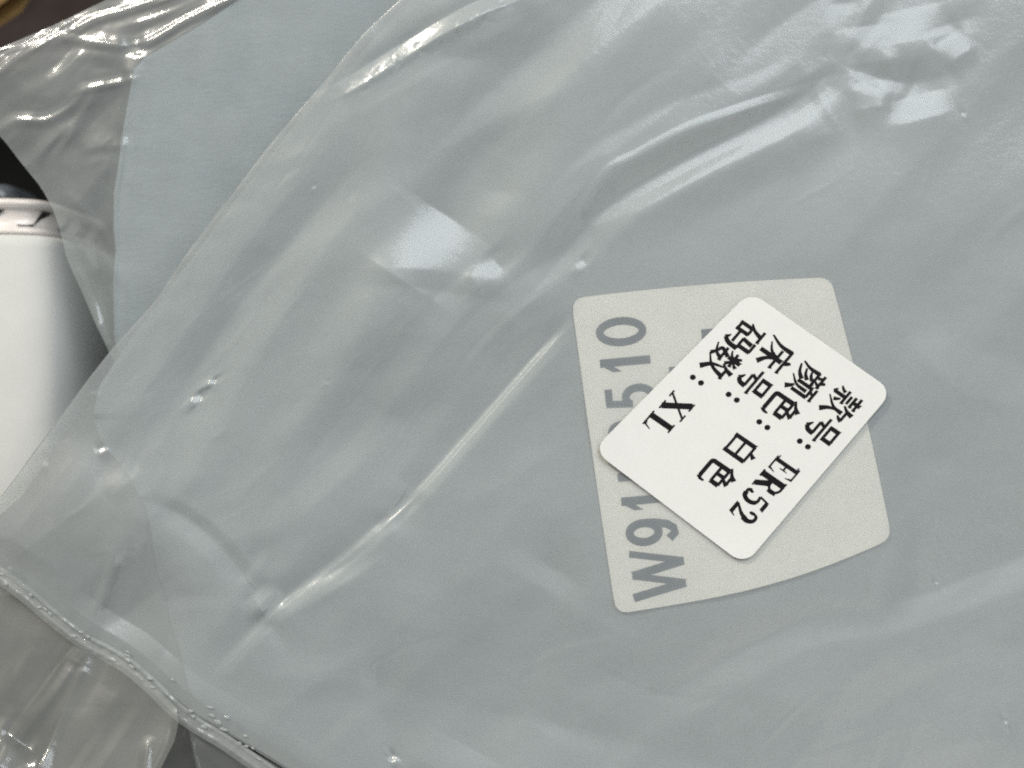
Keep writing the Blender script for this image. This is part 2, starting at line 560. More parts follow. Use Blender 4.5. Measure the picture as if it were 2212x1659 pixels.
def front_h(u, v):
    """height of the front film in frame pixels"""
    h = F(u, v)
    h += 8.0 * vnoise(u, v, 620, 300, 3, 35) + 2.2 * vnoise(u, v, 380, 130, 5, 42) + 0.5 * vnoise(u, v, 190, 60, 9, 42)
    side = 1 - 0.6 / (1 + np.exp(-(u - 1250) / 120))
    h -= side * (5.5 * np.sqrt(vnoise(u, v, 620, 190, 14, 44) ** 2 + 0.006) + 2.2 * np.sqrt(vnoise(u, v, 330, 110, 15, 36) ** 2 + 0.01))
    h *= 1 - 0.93 * flat_mask(u, v)
    d = edge_dist(u, v)
    seam = np.clip((v - 1150) / 60, 0, 1)
    roll = ROLL * (1 + 0.15 * vnoise(u, v, 120, 120, 77))
    q = np.clip(1 - d / roll, 0, 1)
    drop = 1 - np.sqrt(np.clip(1 - q * q, 0, 1))
    h = h * np.clip(d / 75, 0.45, 1) - 0.05 * (v - 800) / (1 + np.exp((u - 1280) / 190)) / (1 + np.exp((v - 1000) / 60)) - drop * roll * 0.08 * (1 - 0.92 * seam) - 22 * np.exp(-d / 420) / (1 + np.exp((v - 980) / 70)) - 4 * np.exp(-d / 60) + 1.2 * vnoise(u, v, 50, 30, 78, 40) * np.exp(-(d / 45) ** 2)
    return h


for g_ in SHEEN:
    F.glint_on(front_h, *g_)
for g_ in [(200, 1230, 150, 110, 0, WINDOW, -0.14)]:
    F.glint_on(front_h, *g_)
F.crinkle(16, (330, 300, 900, 1250), 52, 14, (120, 420), (14, 44), (.04, .10), 101)
F.crinkle(10, (900, -20, 1500, 500), 44, 22, (120, 420), (16, 50), (.03, .08), 102)
F.crinkle(10, (1750, -20, 2212, 330), 20, 50, (80, 260), (12, 36), (.04, .11), 103)
F.crinkle(12, (450, 1250, 1500, 1659), 35, 30, (120, 420), (18, 60), (.03, .08), 104)
F.crinkle(8, (1500, 1350, 2212, 1659), 30, 20, (160, 460), (24, 70), (.025, .06), 105)
F.crinkle(14, (30, 1000, 420, 1420), 70, 30, (80, 260), (9, 30), (.05, .14), 106)
F.crinkle(22, (150, 200, 900, 1150), 52, 18, (40, 130), (5, 12), (.05, .12), 107)
STRIPS = [
    # the long crease: thin, bright and unbroken
    ([(455, 1462, 0), (520, 1394, .8), (575, 1336, 1.0), (640, 1280, .85), (740, 1203, .8), (815, 1139, .95), (866, 1096, 1.0), (930, 1030, .95), (1000, 950, 1.0), (1100, 836, 1.0), (1180, 748, .95), (1238, 690, .5)], 7, 36, LAMP),
    ([(500, 1412, 0), (560, 1350, .55), (660, 1290, .6), (760, 1230, .55), (830, 1180, 0)], 18, 44, LAMP),
    ([(700, 1262, 0), (800, 1180, .5), (880, 1104, .6), (990, 984, .5), (1100, 862, .5), (1200, 750, 0)], 13, 40, LAMP),
    ([(1120, 1170, 0), (1180, 1200, -.35), (1250, 1240, -.4), (1320, 1275, 0)], 30, 60, WINDOW),
    # warm streak and its cool neighbour in the upper right
    ([(1265, 486, 0), (1330, 456, .6), (1420, 420, .75), (1520, 366, .8), (1600, 326, .8), (1690, 286, .55), (1790, 206, .2)], 13, 40, LAMP),
    ([(1180, 560, 0), (1240, 460, .4), (1310, 368, .55), (1370, 334, .6), (1480, 276, .6), (1600, 232, .6), (1700, 200, .3)], 9, 30, WINDOW),
    ([(960, 880, 0), (1010, 780, .6), (1080, 700, .7), (1150, 640, .6), (1250, 580, .2)], 8, 24, WINDOW),
    # walls of the creases that turn away from the light
    ([(600, 1270, 0), (720, 1170, -.5), (830, 1090, -.6), (960, 938, -.7), (1070, 810, -.7), (1150, 720, -.5), (1210, 660, 0)], 17, 30, LAMP),
    ([(1190, 590, 0), (1265, 500, -.15), (1340, 428, -.22), (1450, 366, -.22), (1600, 286, -.22), (1720, 218, -.22), (1800, 150, 0)], 15, 26, LAMP),
    ([(335, 1092, -.3), (400, 1120, -.7), (470, 1174, -.9), (526, 1240, -.4)], 10, 22, LAMP),
    ([(530, 1238, -.2), (560, 1200, -.6), (596, 1156, 0)], 8, 18, LAMP),
    ([(812, 1380, 0), (800, 1460, -.3), (806, 1540, -.35), (830, 1640, -.3)], 18, 26, LAMP),
    # edge of the bag: a faint folded line
    ([(250, 770, 0), (345, 668, .45), (395, 588, .5), (505, 440, .4), (615, 300, .5), (690, 205, .85), (712, 176, .9), (770, 110, .3)], 5, 16, LAMP),
    ([(0, 1125, .95), (20, 1098, 1.0), (42, 1072, .6), (80, 1030, .4), (140, 960, .3)], 6, 14, LAMP),
    ([(230, 1170, 0), (240, 1200, .5), (216, 1286, .7), (196, 1335, 0)], 9, 22, LAMP),
]
F.crinkle(12, (300, 150, 1250, 1500), 48, 12, (160, 480), (4, 9), (.05, .12), 108)
F.crinkle(8, (1250, 0, 2212, 480), 30, 25, (120, 360), (5, 14), (.02, .05), 109)
F.crinkle(6, (1000, 1330, 2212, 1659), 25, 25, (160, 400), (5, 12), (.03, .08), 110)
for pts, wd, fall, li in STRIPS:
    F.strip(front_h, pts, wd, fall, li)
for g_ in LATER:
    F.glint_on(front_h, *g_)
# the crumpled glint at the top: a band that mirrors the lamp, finely creased
F.strip(front_h, [(725, 196, .5), (760, 178, 1.0), (830, 134, 1.0), (900, 92, 1.0), (960, 56, 1.0), (1030, 20, 1.0), (1110, -14, 1.0)], 15, 24, LAMP)
F.crinkle(44, (735, -10, 1100, 205), 30, 45, (14, 46), (3.5, 8), (.05, .17), 111)


def front_xyz(u, v, dz=0.0):
    z = front_h(u, v) * S + dz
    k = S * (D - z) / D
    return (u - 1106.0) * k, (829.5 - v) * k, z


# ---------------------------------------------------------------- structure: the table
bm = bmesh.new()
bmesh.ops.create_grid(bm, x_segments=8, y_segments=8, size=0.6)
me = bpy.data.meshes.new('table_top')
bm.to_mesh(me)
bm.free()
me.materials.append(M['table'])
TZ = -0.066
o = bpy.data.objects.new('table_top', me)
o.location = (0, 0, TZ)
o['kind'] = 'structure'
COL.objects.link(o)

# ---------------------------------------------------------------- front bag
bag = empty('garment_bag', 1106, 830, 0, 'milky plastic garment bag filling the frame, with the labels on it', 'plastic bag', 'bagged garments')


def rows_v():
    return np.concatenate([np.arange(-500, -6, 30), np.arange(-6, 1668, 3.0), np.arange(1690, 2120, 30)])


def row_grid(vv, ul, n_fine, ur_in, ur_out, n_out, ease=1.5):
    """rows from a left outline to the right; finer at the outline"""
    t = np.linspace(0, 1, n_fine)
    t = 0.35 * t ** ease + 0.65 * t
    U = ul[:, None] + (np.maximum(ur_in, ul + 200) - ul)[:, None] * t[None, :]
    e = np.linspace(0, 1, n_out + 1)[1:]
    Uo = U[:, -1:] + (np.maximum(ur_out, U[:, -1] + 100) - U[:, -1])[:, None] * e[None, :]
    U = np.concatenate([U, Uo], 1)
    return U, np.repeat(vv[:, None], U.shape[1], 1)


vv = rows_v()
U, V = row_grid(vv, edge_u(vv), 700, np.full(len(vv), 2225.0), np.full(len(vv), 3000.0), 24)
X, Y, Z = front_xyz(U, V)
grid_obj('front_film', X, Y, Z, M['film'], bag)

# back sheet and the narrow side that closes the bag
vb = np.linspace(-500, 2100, 260)
Ub, Vb = row_grid(vb, edge_u(vb) + 2, 40, np.full(len(vb), 2225.0), np.full(len(vb), 3000.0), 4)
zb = -0.0098
Xb, Yb, _ = P(Ub, Vb, zb)
grid_obj('back_film', Xb, Yb, np.full_like(Xb, zb), M['film'], bag)
ev = np.linspace(-500, 1150, 300)
eu = edge_u(ev)
zt = front_h(eu[:, None], ev[:, None])[:, 0] * S
rowsx = []
for t in np.linspace(0, 1, 6):
    zz = zt * (1 - t) + (zb + 0.0001) * t
    k = S * (D - zz) / D
    uu = eu + 3 * t + 0.6 * np.sin(ev / 23)
    rowsx.append(np.stack([(uu - 1106) * k, (829.5 - ev) * k, zz], -1))
A = np.stack(rowsx)
grid_obj('side_film', A[..., 0], A[..., 1], A[..., 2], M['film'], bag)

# heat seal along the lower left: a flattened strip with two raised lines
SEAL = spline([(-150, 1150), (-60, 1196), (0, 1232), (66, 1282), (120, 1328), (182, 1376), (235, 1404), (281, 1432), (335, 1478), (384, 1526), (430, 1560), (484, 1592), (545, 1634), (612, 1680), (760, 1780)], 24)
tan = np.gradient(SEAL, axis=0)
tan /= np.linalg.norm(tan, axis=1)[:, None]
nor = np.stack([-tan[:, 1], tan[:, 0]], -1)       # towards the lower left
cross = np.linspace(-9, 26, 29)
U2 = SEAL[:, 0][:, None] + nor[:, 0][:, None] * cross[None, :]
V2 = SEAL[:, 1][:, None] + nor[:, 1][:, None] * cross[None, :]
s_len = np.arange(len(SEAL))[:, None]
base = -12.0
h2 = base + 1.2 * np.exp(-((cross[None, :] + 2) / 3.0) ** 2) + 1.2 * np.exp(-((cross[None, :] - 15) / 3.0) ** 2)
h2 = h2 + 1.1 * vnoise(U2, V2, 12, 12, 21) + 2 * vnoise(U2, V2, 90, 90, 22) + 5 - np.clip(cross[None, :] - 19, 0, 99) * 0.6
z2 = h2 * S
k2 = S * (D - z2) / D
grid_obj('heat_seal', ((U2 - 1106) * k2)[:, ::-1], ((829.5 - V2) * k2)[:, ::-1], z2[:, ::-1], M['seal'], bag)

# beads of melted film along the seal
bm = bmesh.new()
bmesh.ops.create_icosphere(bm, subdivisions=2, radius=1.0)
bead_me = bpy.data.meshes.new('seal_bead')
bm.to_mesh(bead_me)
bm.free()
bead_me.materials.append(M['seal'])
bead_me.polygons.foreach_set('use_smooth', [True] * len(bead_me.polygons))
spots = [(3, 1240, 8), (22, 1228, 9), (66, 1285, 8), (98, 1316, 7), (108, 1326, 6), (160, 1374, 7), (176, 1366, 6), (190, 1376, 6), (275, 1408, 7), (274, 1416, 6), (278, 1428, 6), (254, 1434, 6),
         (284, 1440, 7), (296, 1458, 7), (305, 1466, 6), (324, 1466, 7), (328, 1484, 7), (412, 1536, 8), (417, 1548, 7), (440, 1570, 7), (454, 1528, 7), (458, 1546, 7), (470, 1560, 8), (483, 1576, 9), (490, 1550, 7),
         (530, 1590, 7), (518, 1606, 8), (532, 1612, 8), (546, 1616, 7), (560, 1640, 6), (12, 1262, 6), (40, 1280, 6), (84, 1312, 6), (380, 1536, 6), (372, 1468, 5)]
for (a, b, l) in spots:
    o = bpy.data.objects.new('seal_bead', bead_me)
    COL.objects.link(o)
    o.parent = bag
    hz = -3 * S
    x, y, _ = P(a, b, hz)
    o.location = (float(x), float(y), hz)
    o.scale = (l * random.uniform(.6, 1.3) * S, l * random.uniform(.35, .6) * S, 1.7 * S)
    o.rotation_euler = (0, 0, math.radians(random.uniform(-45, -5)))

# loose flap of film beyond the seal
G = Relief()
G.ridge([(190, 1380, .6), (150, 1425, 1), (90, 1510, 1), (10, 1612, 1), (-60, 1700, .6)], 6.0, 24, 26)
G.ridge([(186, 1400, .4), (165, 1460, 1), (130, 1550, 1), (84, 1655, 1), (60, 1730, .6)], 4.0, 13, 18)
G.ridge([(280, 1445, 0), (240, 1520, 1), (200, 1580, .6), (150, 1650, 0)], 4.0, 26, 40)
LATER3 = [(25, 1632, 50, 30, 0, WINDOW, 0.9)]
G.ridge([(60, 1650, 1), (20, 1610, 1), (-40, 1600, 1)], 6.0, 40, 40)
G.ridge([(388, 1530, 0), (384, 1566, 1), (374, 1606, 1), (346, 1664, 1)], 8.0, 9, 10)
G.ridge([(330, 1590, 0), (318, 1620, 1), (312, 1680, 1)], 3.0, 10, 14)
RB = [(1150, -80), (1200, -52), (1236, -2), (1283, 64), (1330, 118), (1378, 178), (1425, 262), (1480, 330), (1528, 380), (1560, 386), (1600, 377), (1659, 348), (1760, 290), (1950, 200)]
vf = np.linspace(1165, 1900, 330)
ur = np.interp(vf, [r[0] for r in RB], [r[1] for r in RB])
ts = np.linspace(0, 1, 220)
Uf = -420 + (ur + 420)[:, None] * ts[None, :]
Vf = np.repeat(vf[:, None], 220, 1)
hb = np.full((len(vf), 1), -16.0)
df_ = ur[:, None] - Uf

p_ = Vector([float(c) for c in P(120, 1520, 0.0)])
n_ = (Vector(LAMP) - p_).normalized() + (Vector((0, 0, D)) - p_).normalized()
FG = (-0.58 * n_.x / n_.z, 0.58 * n_.y / n_.z)          # the flap leans up towards the lamp


def flap_h(u, v):
    ur_ = np.interp(v, [r[0] for r in RB], [r[1] for r in RB])
    return (-16 - 0.03 * (ur_ - u) + FG[0] * (u - 180) * 0.5 + FG[1] * (v - 1400) - 3 * np.sqrt(vnoise(u, v, 90, 240, 35, -35) ** 2 + 0.01)
            + G(u, v) + 2 * vnoise(u, v, 110, 200, 31, -35))


G.crinkle(9, (-60, 1350, 380, 1700), 58, 14, (120, 300), (10, 30), (.04, .12), 121)
for pts, wd in [([(186, 1390, .5), (150, 1430, 1), (95, 1506, 1), (50, 1560, 1), (-10, 1640, 1)], 15), ([(178, 1436, .4), (165, 1462, 1), (130, 1550, 1), (84, 1655, 1), (60, 1720, .8)], 7),
                ([(240, 1530, 0), (205, 1590, .7), (160, 1659, .7)], 8), ([(388, 1545, .5), (383, 1580, .9), (372, 1612, .9), (346, 1664, .8)], 5)]:
    G.strip(flap_h, pts, wd, 16, LAMP)
for g_ in LATER3:
    G.glint_on(flap_h, *g_)
hf = flap_h(Uf, Vf)
zf = hf * S
kf = S * (D - zf) / D
flap = grid_obj('flap', (Uf - 1106) * kf, (829.5 - Vf) * kf, zf, M['flap'], bag)
flap['label'] = 'clear loose film beyond the sealed edge'

v5 = np.linspace(1560, 1900, 120)
l5 = np.interp(v5, [1560, 1580, 1610, 1659, 1750, 1900], [404, 408, 414, 424, 460, 560])
r5 = np.maximum(np.interp(v5, [1560, 1580, 1620, 1659, 1700, 1800, 1900], [446, 470, 540, 606, 680, 850, 1010]), l5 + 4)
t5 = np.linspace(0, 1, 50)
U5 = l5[:, None] + (r5 - l5)[:, None] * t5[None, :]
V5 = np.repeat(v5[:, None], 50, 1)
h5 = -24 - 0.08 * (r5[:, None] - U5) + 4 * np.sqrt(vnoise(U5, V5, 50, 24, 81, -40) ** 2 + 0.01) + 7 * np.exp(-(U5 - l5[:, None]) / 6)
z5 = h5 * S
k5 = S * (D - z5) / D
grid_obj('flap', (U5 - 1106) * k5, (829.5 - V5) * k5, z5, M['flap'], bag)

# added under ply of the margin; its haze lifts the black gap to grey
v6 = np.linspace(1165, 1900, 150)
r6 = edge_u(v6) - 2
t6 = np.linspace(0, 1, 90)
U6 = -420 + (r6 + 420)[:, None] * t6[None, :]
V6 = np.repeat(v6[:, None], 90, 1)
h6 = -70 - 0.05 * (r6[:, None] - U6) + 14 * vnoise(U6, V6, 170, 120, 91, 50) - 8 * np.sqrt(vnoise(U6, V6, 60, 220, 92, -35) ** 2 + 0.01)
z6 = h6 * S
k6 = S * (D - z6) / D
grid_obj('flap', (U6 - 1106) * k6, (829.5 - V6) * k6, z6, M['flap'], bag)

# ---------------------------------------------------------------- folded garment inside the front bag
gar = empty('folded_garment', 1300, 830, 0, 'pale grey folded garment inside the milky front bag', 'garment', 'folded garments')
vg = np.concatenate([np.arange(-480, 0, 30), np.arange(0, 1660, 7.0), np.arange(1675, 2080, 30)])
# upper fold ends where the darker-toned lower fold shows through the film
UP = [(-480, 1500), (-200, 1100), (0, 884), (171, 726), (283, 627), (420, 519), (565, 409), (743, 275), (832, 215), (900, 200), (955, 220), (1020, 272), (1100, 318), (1230, 340), (1360, 372), (1450, 392), (1510, 420), (1560, 490), (1610, 570), (1660, 660), (1800, 900), (2080, 1420)]
gu = np.interp(vg, [p[0] for p in UP], [p[1] for p in UP])
Ug, Vg = row_grid(vg, gu, 260, np.full(len(vg), 2225.0), np.full(len(vg), 2950.0), 12)
ug_off = np.clip((Ug - gu[:, None]) / 110, 0, 1)
hg = front_h(Ug, Vg) * 0.8 - 13 - np.where(Vg > 900, 13, 4) * (1 - ug_off) ** 2 + 3.0 * vnoise(Ug, Vg, 190, 120, 41, 20) + 1.0 * vnoise(Ug, Vg, 60, 40, 42)
zg = hg * S
kg = S * (D - zg) / D
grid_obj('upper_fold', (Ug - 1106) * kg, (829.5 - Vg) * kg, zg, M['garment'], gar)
vl = np.concatenate([np.arange(600, 1660, 7.0), np.arange(1675, 1900, 30)])
LO = [(600, 420), (743, 300), (832, 225), (955, 132), (1075, 44), (1130, -20), (1200, -30), (1260, 45), (1330, 132), (1400, 235), (1480, 345), (1540, 420), (1620, 560), (1700, 690), (1900, 1000)]
lu = np.interp(vl, [p[0] for p in LO], [p[1] for p in LO])
tl_ = np.linspace(0, 1, 100)
Ul = lu[:, None] + (np.maximum(lu + 120, 760) - lu)[:, None] * tl_[None, :]
Vl = np.repeat(vl[:, None], 100, 1)
hl = front_h(Ul, Vl) * 0.8 - 26 + 3 * vnoise(Ul, Vl, 150, 120, 45)
hl = np.maximum(hl, -112)
zl = hl * S
kl = S * (D - zl) / D
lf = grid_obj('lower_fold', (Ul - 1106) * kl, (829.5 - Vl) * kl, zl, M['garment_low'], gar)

# ---------------------------------------------------------------- cream paper label under the film
lab = empty('paper_label', 1580, 960, 0, 'cream paper label with large grey lettering under the film, behind the white sticker', 'label')


def coons(a, b):
    """label outline: straight top, slightly bowed sides and bottom (a across, b down)"""
    tl, tr, br, bl = LAB
    top = tl + (tr - tl) * a[..., None] + np.array([4, -7]) * (4 * a * (1 - a))[..., None]
    bot = bl + (br - bl) * a[..., None] + np.array([6, 26]) * (np.sin(math.pi * a) * (0.75 + 0.4 * a))[..., None]
    lef = tl + (bl - tl) * b[..., None] + np.array([-2, 0]) * (4 * b * (1 - b))[..., None]
    rig = tr + (br - tr) * b[..., None] + np.array([6, 0]) * (4 * b * (1 - b))[..., None]
    bil = (tl * ((1 - a) * (1 - b))[..., None] + tr * (a * (1 - b))[..., None] + br * (a * b)[..., None] + bl * ((1 - a) * b)[..., None])
    return top * (1 - b)[..., None] + bot * b[..., None] + lef * (1 - a)[..., None] + rig * a[..., None] - bil


def quad_fit(pts):
    h = front_h(pts[:, :1], pts[:, 1:2])[:, 0]
    x = (pts[:, 0] - 1580) / 300
    y = (pts[:, 1] - 960) / 300
    Amat = np.stack([np.ones_like(x), x, y, x * x, x * y, y * y], -1)
    cf = np.linalg.lstsq(Amat, h, rcond=None)[0]
    res = h - Amat @ cf
    return cf, res


def quad_eval(cf, u, v):
    x = (u - 1580) / 300
    y = (v - 960) / 300
    return cf[0] + cf[1] * x + cf[2] * y + cf[3] * x * x + cf[4] * x * y + cf[5] * y * y


ga, gb = np.meshgrid(np.linspace(0, 1, 25), np.linspace(0, 1, 25))
lp = coons(ga, gb).reshape(-1, 2)
LCF, lres = quad_fit(lp)
LOFF = lres.min() - 4.0


def label_h(u, v):
    return quad_eval(LCF, u, v) + LOFF


def rounded_sheet(name, mapping, hfun, w_, h_, rad, mat, parent, thick, n=32):
    """a thin sheet with rounded corners, given as a grid squeezed into the outline, with a rim"""
    us = np.linspace(0, 1, n)
    A_, B_ = np.meshgrid(us, us)
    # pull the corner region of the square onto a rounded rectangle
    xs, ys = A_ * w_, B_ * h_
    for cx, cy, sx, sy in ((rad, rad, -1, -1), (w_ - rad, rad, 1, -1), (rad, h_ - rad, -1, 1), (w_ - rad, h_ - rad, 1, 1)):
        dx, dy = (xs - cx) * sx, (ys - cy) * sy
        m = (dx > 0) & (dy > 0)
        mx_, r_ = np.maximum(dx, dy), np.hypot(dx, dy) + 1e-9
        f = np.where(m, mx_ / r_, 1.0)
        xs = cx + (xs - cx) * f
        ys = cy + (ys - cy) * f
    p_ = mapping(xs / w_, ys / h_)
    u_, v_ = p_[..., 0], p_[..., 1]
    z_ = hfun(u_, v_) * S
    k_ = S * (D - z_) / D
    X_, Y_ = (u_ - 1106) * k_, (829.5 - v_) * k_
    ring = [(0, j) for j in range(n)] + [(i, n - 1) for i in range(1, n)] + [(n - 1, j) for j in range(n - 2, -1, -1)] + [(i, 0) for i in range(n - 2, 0, -1)]
    verts = [(X_[i, j], Y_[i, j], z_[i, j]) for i in range(n) for j in range(n)]
    faces = [(i * n + j, (i + 1) * n + j, (i + 1) * n + j + 1, i * n + j + 1) for i in range(n - 1) for j in range(n - 1)]
    b0 = len(verts)
    verts += [(X_[i, j], Y_[i, j], z_[i, j] - thick) for i, j in ring]
    m_ = len(ring)
    for q in range(m_):
        a, b = ring[q], ring[(q + 1) % m_]
        faces.append((a[0] * n + a[1], b[0] * n + b[1], b0 + (q + 1) % m_, b0 + q))
    me_ = mesh_obj(name, verts, faces, mat, parent, smooth=False)
    bm_ = bmesh.new()
    bm_.from_mesh(me_.data)
    bmesh.ops.recalc_face_normals(bm_, faces=bm_.faces)
    bm_.normal_update()
    if sum(f_.normal.z for f_ in bm_.faces) < 0:
        bmesh.ops.reverse_faces(bm_, faces=bm_.faces)
    bm_.to_mesh(me_.data)
    bm_.free()
    return me_


# nine-point grid warp keeps the corners fine enough
rounded_sheet('paper', coons, label_h, 555, 640, 24, M['paper'], lab, 0.00006, 44)

# ---------------------------------------------------------------- lettering


def arc(cx, cy, rx, ry, a0, a1, n=14):
    return [(cx + rx * math.cos(math.radians(a0 + (a1 - a0) * k / n)), cy + ry * math.sin(math.radians(a0 + (a1 - a0) * k / n))) for k in range(n + 1)]


def stroke_poly(pts, w0, w1=None):
    """outline quads of a stroke with width w0 -> w1"""
    w1 = w0 if w1 is None else w1
    p = np.array(pts, float)
    t = np.gradient(p, axis=0)
    t /= np.linalg.norm(t, axis=1)[:, None] + 1e-9
    nn = np.stack([-t[:, 1], t[:, 0]], -1)
    ws = np.linspace(w0, w1, len(p))[:, None] / 2
    return p + nn * ws, p - nn * ws


def sw(pts, w0, w1):          # a curved brush stroke
    return ('s', [tuple(q) for q in spline(pts, 5)] if len(pts) > 2 else pts, w0, w1)


def hz(x0, x1, y, wd=6.5):    # a horizontal with its triangular end
    return [('s', [(x0, y), (x1, y)], wd, wd), ('p', [(x1 - 13, y), (x1 - 4, y + 9), (x1 + 1, y - wd / 2), (x1 - 13, y - wd / 2)])]


def hl_(x0, x1, y, wd=6.5):
    return [('s', [(x0, y), (x1, y)], wd, wd)]


def vt(x, y0, y1, wd=11):     # an upright with a small slanted head
    return [('s', [(x, y0), (x, y1)], wd, wd * 0.9), ('p', [(x - wd / 2 - 4, y0 + 3), (x + wd / 2, y0 - 3), (x + wd / 2, y0 - 8), (x - wd / 2, y0 - 8)])]


GLY = {}
GLY['se'] = [sw([(41, 99), (30, 83), (10, 69)], 11, 4), *hl_(33, 66, 86), sw([(66, 90), (60, 78), (52, 68)], 10, 5), *hl_(20, 80, 68), *vt(22, 69, 10), *vt(49, 68, 40, 9), *vt(79, 69, 38), *hl_(22, 79, 41),
             sw([(21, 16), (24, 6), (34, 4)], 10, 9), *hl_(32, 84, 4, 9), sw([(84, 1), (91, 10), (92, 24)], 10, 4)]
GLY['bai'] = [sw([(55, 101), (50, 90), (43, 80)], 12, 5), *hl_(20, 80, 80), *vt(22, 82, -2), *vt(79, 82, -2), *hl_(22, 79, 43), *hl_(22, 79, 5)]
GLY['hao'] = [*vt(28, 97, 60, 10), *vt(73, 97, 60, 10), *hl_(26, 75, 93), *hl_(28, 73, 65), *hz(3, 97, 48), sw([(38, 48), (34, 38), (29, 28)], 8, 7), *hl_(30, 76, 29), sw([(76, 32), (74, 12), (62, 0)], 11, 9), sw([(64, -1), (54, 6), (44, 11)], 10, 3)]
GLY['ma'] = [*hz(2, 46, 90), sw([(24, 90), (16, 62), (1, 42)], 10, 4), *vt(15, 54, 8, 9), *vt(38, 54, 8, 9), *hl_(15, 40, 52), *hl_(15, 38, 14), *hl_(50, 84, 90), *vt(82, 92, 52, 10), sw([(60, 84), (58, 66), (55, 48)], 10, 8), *hl_(54, 93, 50),
             sw([(93, 53), (91, 20), (80, 2)], 11, 9), sw([(82, 1), (74, 7), (66, 12)], 9, 3), *hl_(44, 82, 27)]
GLY['shu'] = [sw([(9, 94), (14, 88), (19, 79)], 5, 9), sw([(44, 95), (40, 87), (33, 79)], 9, 4), *vt(26, 99, 54, 9), *hz(2, 51, 74), sw([(26, 74), (15, 60), (1, 52)], 8, 3), sw([(28, 72), (38, 66), (48, 57)], 4, 9),
              sw([(26, 53), (12, 24), (22, 16)], 9, 7), sw([(20, 18), (32, 11), (44, 2)], 5, 9), *hz(1, 51, 36), sw([(42, 37), (30, 14), (3, 0)], 9, 3), sw([(68, 99), (62, 76), (50, 56)], 11, 4), *hz(61, 99, 76), sw([(88, 76), (76, 32), (44, 0)], 10, 3), sw([(60, 64), (72, 28), (98, 3)], 4, 12)]
GLY['chuang'] = [sw([(46, 101), (51, 95), (56, 86)], 5, 11), *hz(12, 97, 83), sw([(17, 84), (16, 40), (1, 0)], 11, 4), *hz(26, 96, 56), *vt(59, 76, -3), sw([(57, 55), (44, 28), (20, 10)], 9, 3), sw([(60, 55), (74, 28), (98, 12)], 4, 12)]
GLY['yan'] = [sw([(24, 100), (27, 96), (30, 89)], 5, 9), *hz(4, 52, 86), sw([(16, 83), (19, 77), (22, 71)], 5, 8), sw([(42, 84), (39, 77), (34, 69)], 8, 4), *hz(4, 54, 66), sw([(9, 66), (9, 30), (0, 2)], 10, 4), sw([(40, 62), (30, 50), (15, 43)], 9, 4),
              sw([(46, 47), (33, 32), (15, 23)], 9, 4), sw([(52, 31), (36, 12), (11, 0)], 10, 4), *hz(54, 100, 93), sw([(77, 92), (73, 84), (67, 78)], 8, 4), *vt(60, 80, 24, 9), *vt(93, 80, 24, 9), *hl_(60, 93, 78), sw([(77, 68), (74, 30), (52, 0)], 9, 3), sw([(78, 25), (88, 16), (98, 3)], 5, 12)]
GLY['kuan'] = [*hz(3, 51, 89), *vt(27, 100, 71, 9), *hz(8, 48, 73), *hl_(13, 43, 59), *hz(2, 52, 45), *vt(27, 45, 3, 9), sw([(29, 3), (22, 5), (15, 10)], 7, 3), sw([(14, 35), (9, 24), (1, 14)], 8, 4), sw([(38, 35), (44, 28), (50, 17)], 4, 9),
               sw([(66, 99), (61, 78), (50, 59)], 11, 4), *hl_(62, 96, 79), sw([(97, 82), (93, 70), (86, 61)], 10, 4), sw([(75, 68), (71, 34), (45, 0)], 10, 3), sw([(75, 46), (83, 22), (100, 2)], 4, 12)]
GLY['colon'] = [('p', arc(50, 74, 13, 13, 0, 360, 16)[:-1]), ('p', arc(50, 30, 13, 13, 0, 360, 16)[:-1])]
GLY['X'] = [('s', [(12, 96), (84, 2)], 20, 20), ('s', [(82, 96), (12, 2)], 7, 7), *hl_(0, 40, 97, 6), *hl_(62, 98, 97, 6), *hl_(0, 32, 2, 6), *hl_(56, 100, 2, 6)]
GLY['L'] = [('s', [(30, 0), (30, 98)], 19, 19), *hl_(6, 56, 97, 6), *hl_(6, 90, 2, 6), ('p', [(52, 3), (84, 3), (94, 34), (89, 34), (78, 12)])]
GLY['E'] = [('s', [(26, 0), (26, 98)], 13, 13), *hl_(6, 86, 96, 6), ('p', [(86, 98), (90, 72), (86, 72), (74, 92)]), *hl_(6, 90, 2, 6), ('p', [(88, 0), (96, 28), (92, 28), (78, 7)]), *hl_(26, 62, 50, 6), ('p', [(62, 66), (62, 34), (58, 34), (52, 50), (58, 66)])]
GLY['R'] = [('s', [(24, 0), (24, 98)], 19, 19), *hl_(4, 44, 97, 6), *hl_(4, 44, 2, 6), ('s', [(24, 96), (50, 96)] + arc(50, 73, 26, 22, 85, -90, 12) + [(24, 51)], 8, 8), ('s', [(76, 90), (79, 73), (76, 57)], 14, 14), sw([(46, 51), (66, 26), (84, 3)], 19, 17), *hl_(76, 100, 2, 6)]
GLY['5'] = [('p', [(26, 84), (80, 84), (87, 100), (34, 100)]), ('s', [(29, 98), (19, 56)], 7, 7), sw([(19, 57), (56, 58), (76, 36), (62, 8), (38, 2)], 9, 16), sw([(44, 3), (22, 3), (14, 16)], 9, 12), ('p', arc(20, 17, 9, 9, 0, 360, 14)[:-1]), ('s', arc(46, 32, 29, 28, 60, -60, 8), 14, 14)]
GLY['2'] = [('p', arc(22, 74, 10, 10, 0, 360, 14)[:-1]), sw([(16, 76), (28, 96), (56, 96), (72, 78), (66, 56)], 7, 18), sw([(70, 70), (54, 42), (14, 6)], 16, 6), ('p', [(10, 0), (80, 0), (92, 28), (87, 29), (76, 16), (14, 16)])]
